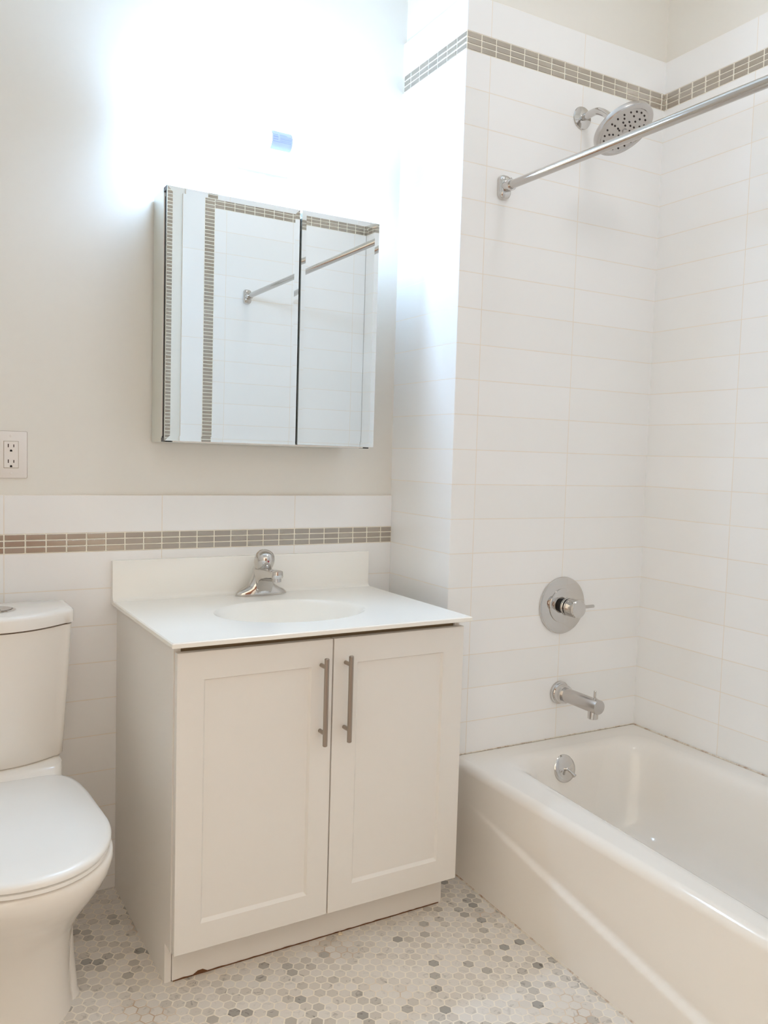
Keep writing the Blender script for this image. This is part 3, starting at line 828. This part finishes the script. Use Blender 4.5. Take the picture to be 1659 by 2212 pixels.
sp.part('outlet', bm, M_CHROME, True, parent=bo)
bm = new(); cyl(bm, (sx, -D-0.166, sz+0.018), (sx, -D-0.166, sz+0.047), 0.0042, 16, bev=0.001)
lathe(bm, [(0.008, 0), (0.008, 0.003), (0.005, 0.005)], (sx, -D-0.166, sz+0.020), (0, 0, 1), 18)
sp.part('diverter_pin', bm, M_CHROME, True, parent=bo)

hx = 0.4370
sh = Thing('overhead_shower', 'round chrome rain shower head on a bent arm below the mosaic band', 'shower head', (hx, -D, 2.313))
bm = new(); lathe(bm, [(0.0, 0), (0.0335, 0), (0.0345, 0.0015), (0.0330, 0.004), (0.022, 0.0085), (0.013, 0.011), (0.0, 0.011)], (hx, -D-0.0004, 2.3130), (0, -1, 0), 48)
sh.part('flange', bm, M_CHROME, True)
arm = catmull([(hx, -D-0.006, 2.3120), (hx, -0.385, 2.3135), (hx, -0.412, 2.3130), (hx, -0.436, 2.3035), (hx, -0.462, 2.2860), (hx, -0.4960, 2.2580)], 7)
bm = new(); tube(bm, arm, 0.0108, 20); sh.part('arm', bm, M_CHROME, True)
nrm = Vector((math.sin(R(13))*math.cos(R(56)), -math.cos(R(56))*math.cos(R(13)), -math.sin(R(56)))).normalized()
hc = Vector((hx, -0.5365, 2.2165))
bm = new()
lathe(bm, [(0.012, -0.052), (0.016, -0.044), (0.017, -0.034), (0.024, -0.026), (0.060, -0.021), (0.084, -0.019), (0.0900, -0.016), (0.0915, -0.010), (0.0910, -0.003), (0.0885, 0.0), (0.0775, 0.0015), (0.0745, -0.0008), (0.0, -0.0008)], hc, nrm, 72)
hd = sh.part('head', bm, M_SATIN, True, angle=30)
a_, u_, v_ = frame(nrm)
bm = new()
def hole(r, a):
    p = hc+(u_*math.cos(a)+v_*math.sin(a))*r+a_*(-0.0010)
    lathe(bm, [(0.0026, 0.0), (0.0024, 0.0022), (0.0, 0.0026)], p, nrm, 10, False, True)
for i in range(20): hole(0.0645, 2*PI*i/20)
for i in range(10):
    a = 2*PI*i/10
    hole(0.0495, a); hole(0.0365 if i % 2 == 0 else 0.030, a+0.1)
for i in range(6): hole(0.020, 2*PI*i/6+0.3)
sh.part('nozzles', bm, M_HOLE, True, parent=hd)
bm = new(); lathe(bm, [(0.0075, 0.0), (0.0065, 0.003), (0.0, 0.0034)], hc+a_*(-0.001), nrm, 20, False, True)
sh.part('centre_button', bm, M_SATIN, True, parent=hd)

RA, RB = Vector((0.1450, -D, 2.0500)), Vector((0.1200, YF, 2.0120))
rd = Thing('shower_curtain_rod', 'polished steel shower curtain rod spanning the alcove above the bathtub edge', 'curtain rod', tuple(RA))
dr = (RB-RA).normalized()
bm = new(); tube(bm, [RA+dr*0.020, RA+dr*0.30, RA+dr*0.301, RB-dr*0.30, RB-dr*0.020], [0.0122, 0.0122, 0.0122, 0.0122, 0.0122], 32)
rd.part('rod', bm, M_ROD, True)
for p, s in ((RA, -1), (RB, 1)):
    bm = new()
    prof = [(0.0205, 0.0345, 0.0), (0.0215, 0.0355, 0.004), (0.0195, 0.0335, 0.012), (0.0165, 0.0290, 0.018), (0.012, 0.022, 0.0205)]
    loft(bm, [[(p.x+x, p.y+s*d, p.z+z) for x, z in rrect(-hw, hw, -hh, hh, hw*0.75, 6, 5)] for hw, hh, d in prof], True, True, True)
    fl = rd.part('flange', bm, M_CHROME, True, angle=45)
    bm = new(); cyl(bm, (p.x, p.y+s*0.012, p.z), Vector((p.x, p.y+s*0.012, p.z))+(dr if s < 0 else -dr)*0.034, 0.0165, 28, bev=0.0015)
    rd.part('socket', bm, M_CHROME, True, parent=fl)
    bm = new(); cyl(bm, (p.x+0.002, p.y+s*0.036, p.z+0.015), (p.x+0.002, p.y+s*0.036, p.z+0.0205), 0.0028, 12)
    rd.part('set_screw', bm, M_CHROME, True, parent=fl)

# ------------------------------------------------------------------ crumb on the floor
bm = new(); bmesh.ops.create_icosphere(bm, subdivisions=2, radius=0.006)
for vtx in bm.verts: vtx.co *= 0.75+0.5*random.random(); vtx.co.z *= 0.6
cr = link('plaster_crumb', bm, M_CRUMB)
cr.location = tow(-0.4300, -0.5120, 0.0030); cr['label'] = 'small cream crumb lying on the hexagon floor by the toe kick'; cr['category'] = 'crumb'

# ------------------------------------------------------------------ fill lamp added on the ceiling to brighten the alcove, out of view
cl = Thing('ceiling_fill_lamp', 'added round fill lamp on the ceiling above the bathtub edge, out of view', 'lamp', (0.20, -1.15, CEILING))
bm = new(); lathe(bm, [(0.0, 0), (0.165, 0), (0.165, 0.03), (0.155, 0.034), (0.0, 0.034)], (0.20, -1.15, CEILING), (0, 0, -1), 48)
cl.part('base', bm, M_CHROME, True)
bm = new(); lathe(bm, [(0.150, 0.034), (0.148, 0.055), (0.120, 0.085), (0.07, 0.105), (0.0, 0.112)], (0.20, -1.15, CEILING), (0, 0, -1), 48)
cl.part('shade', bm, M_FILLLAMP, True)
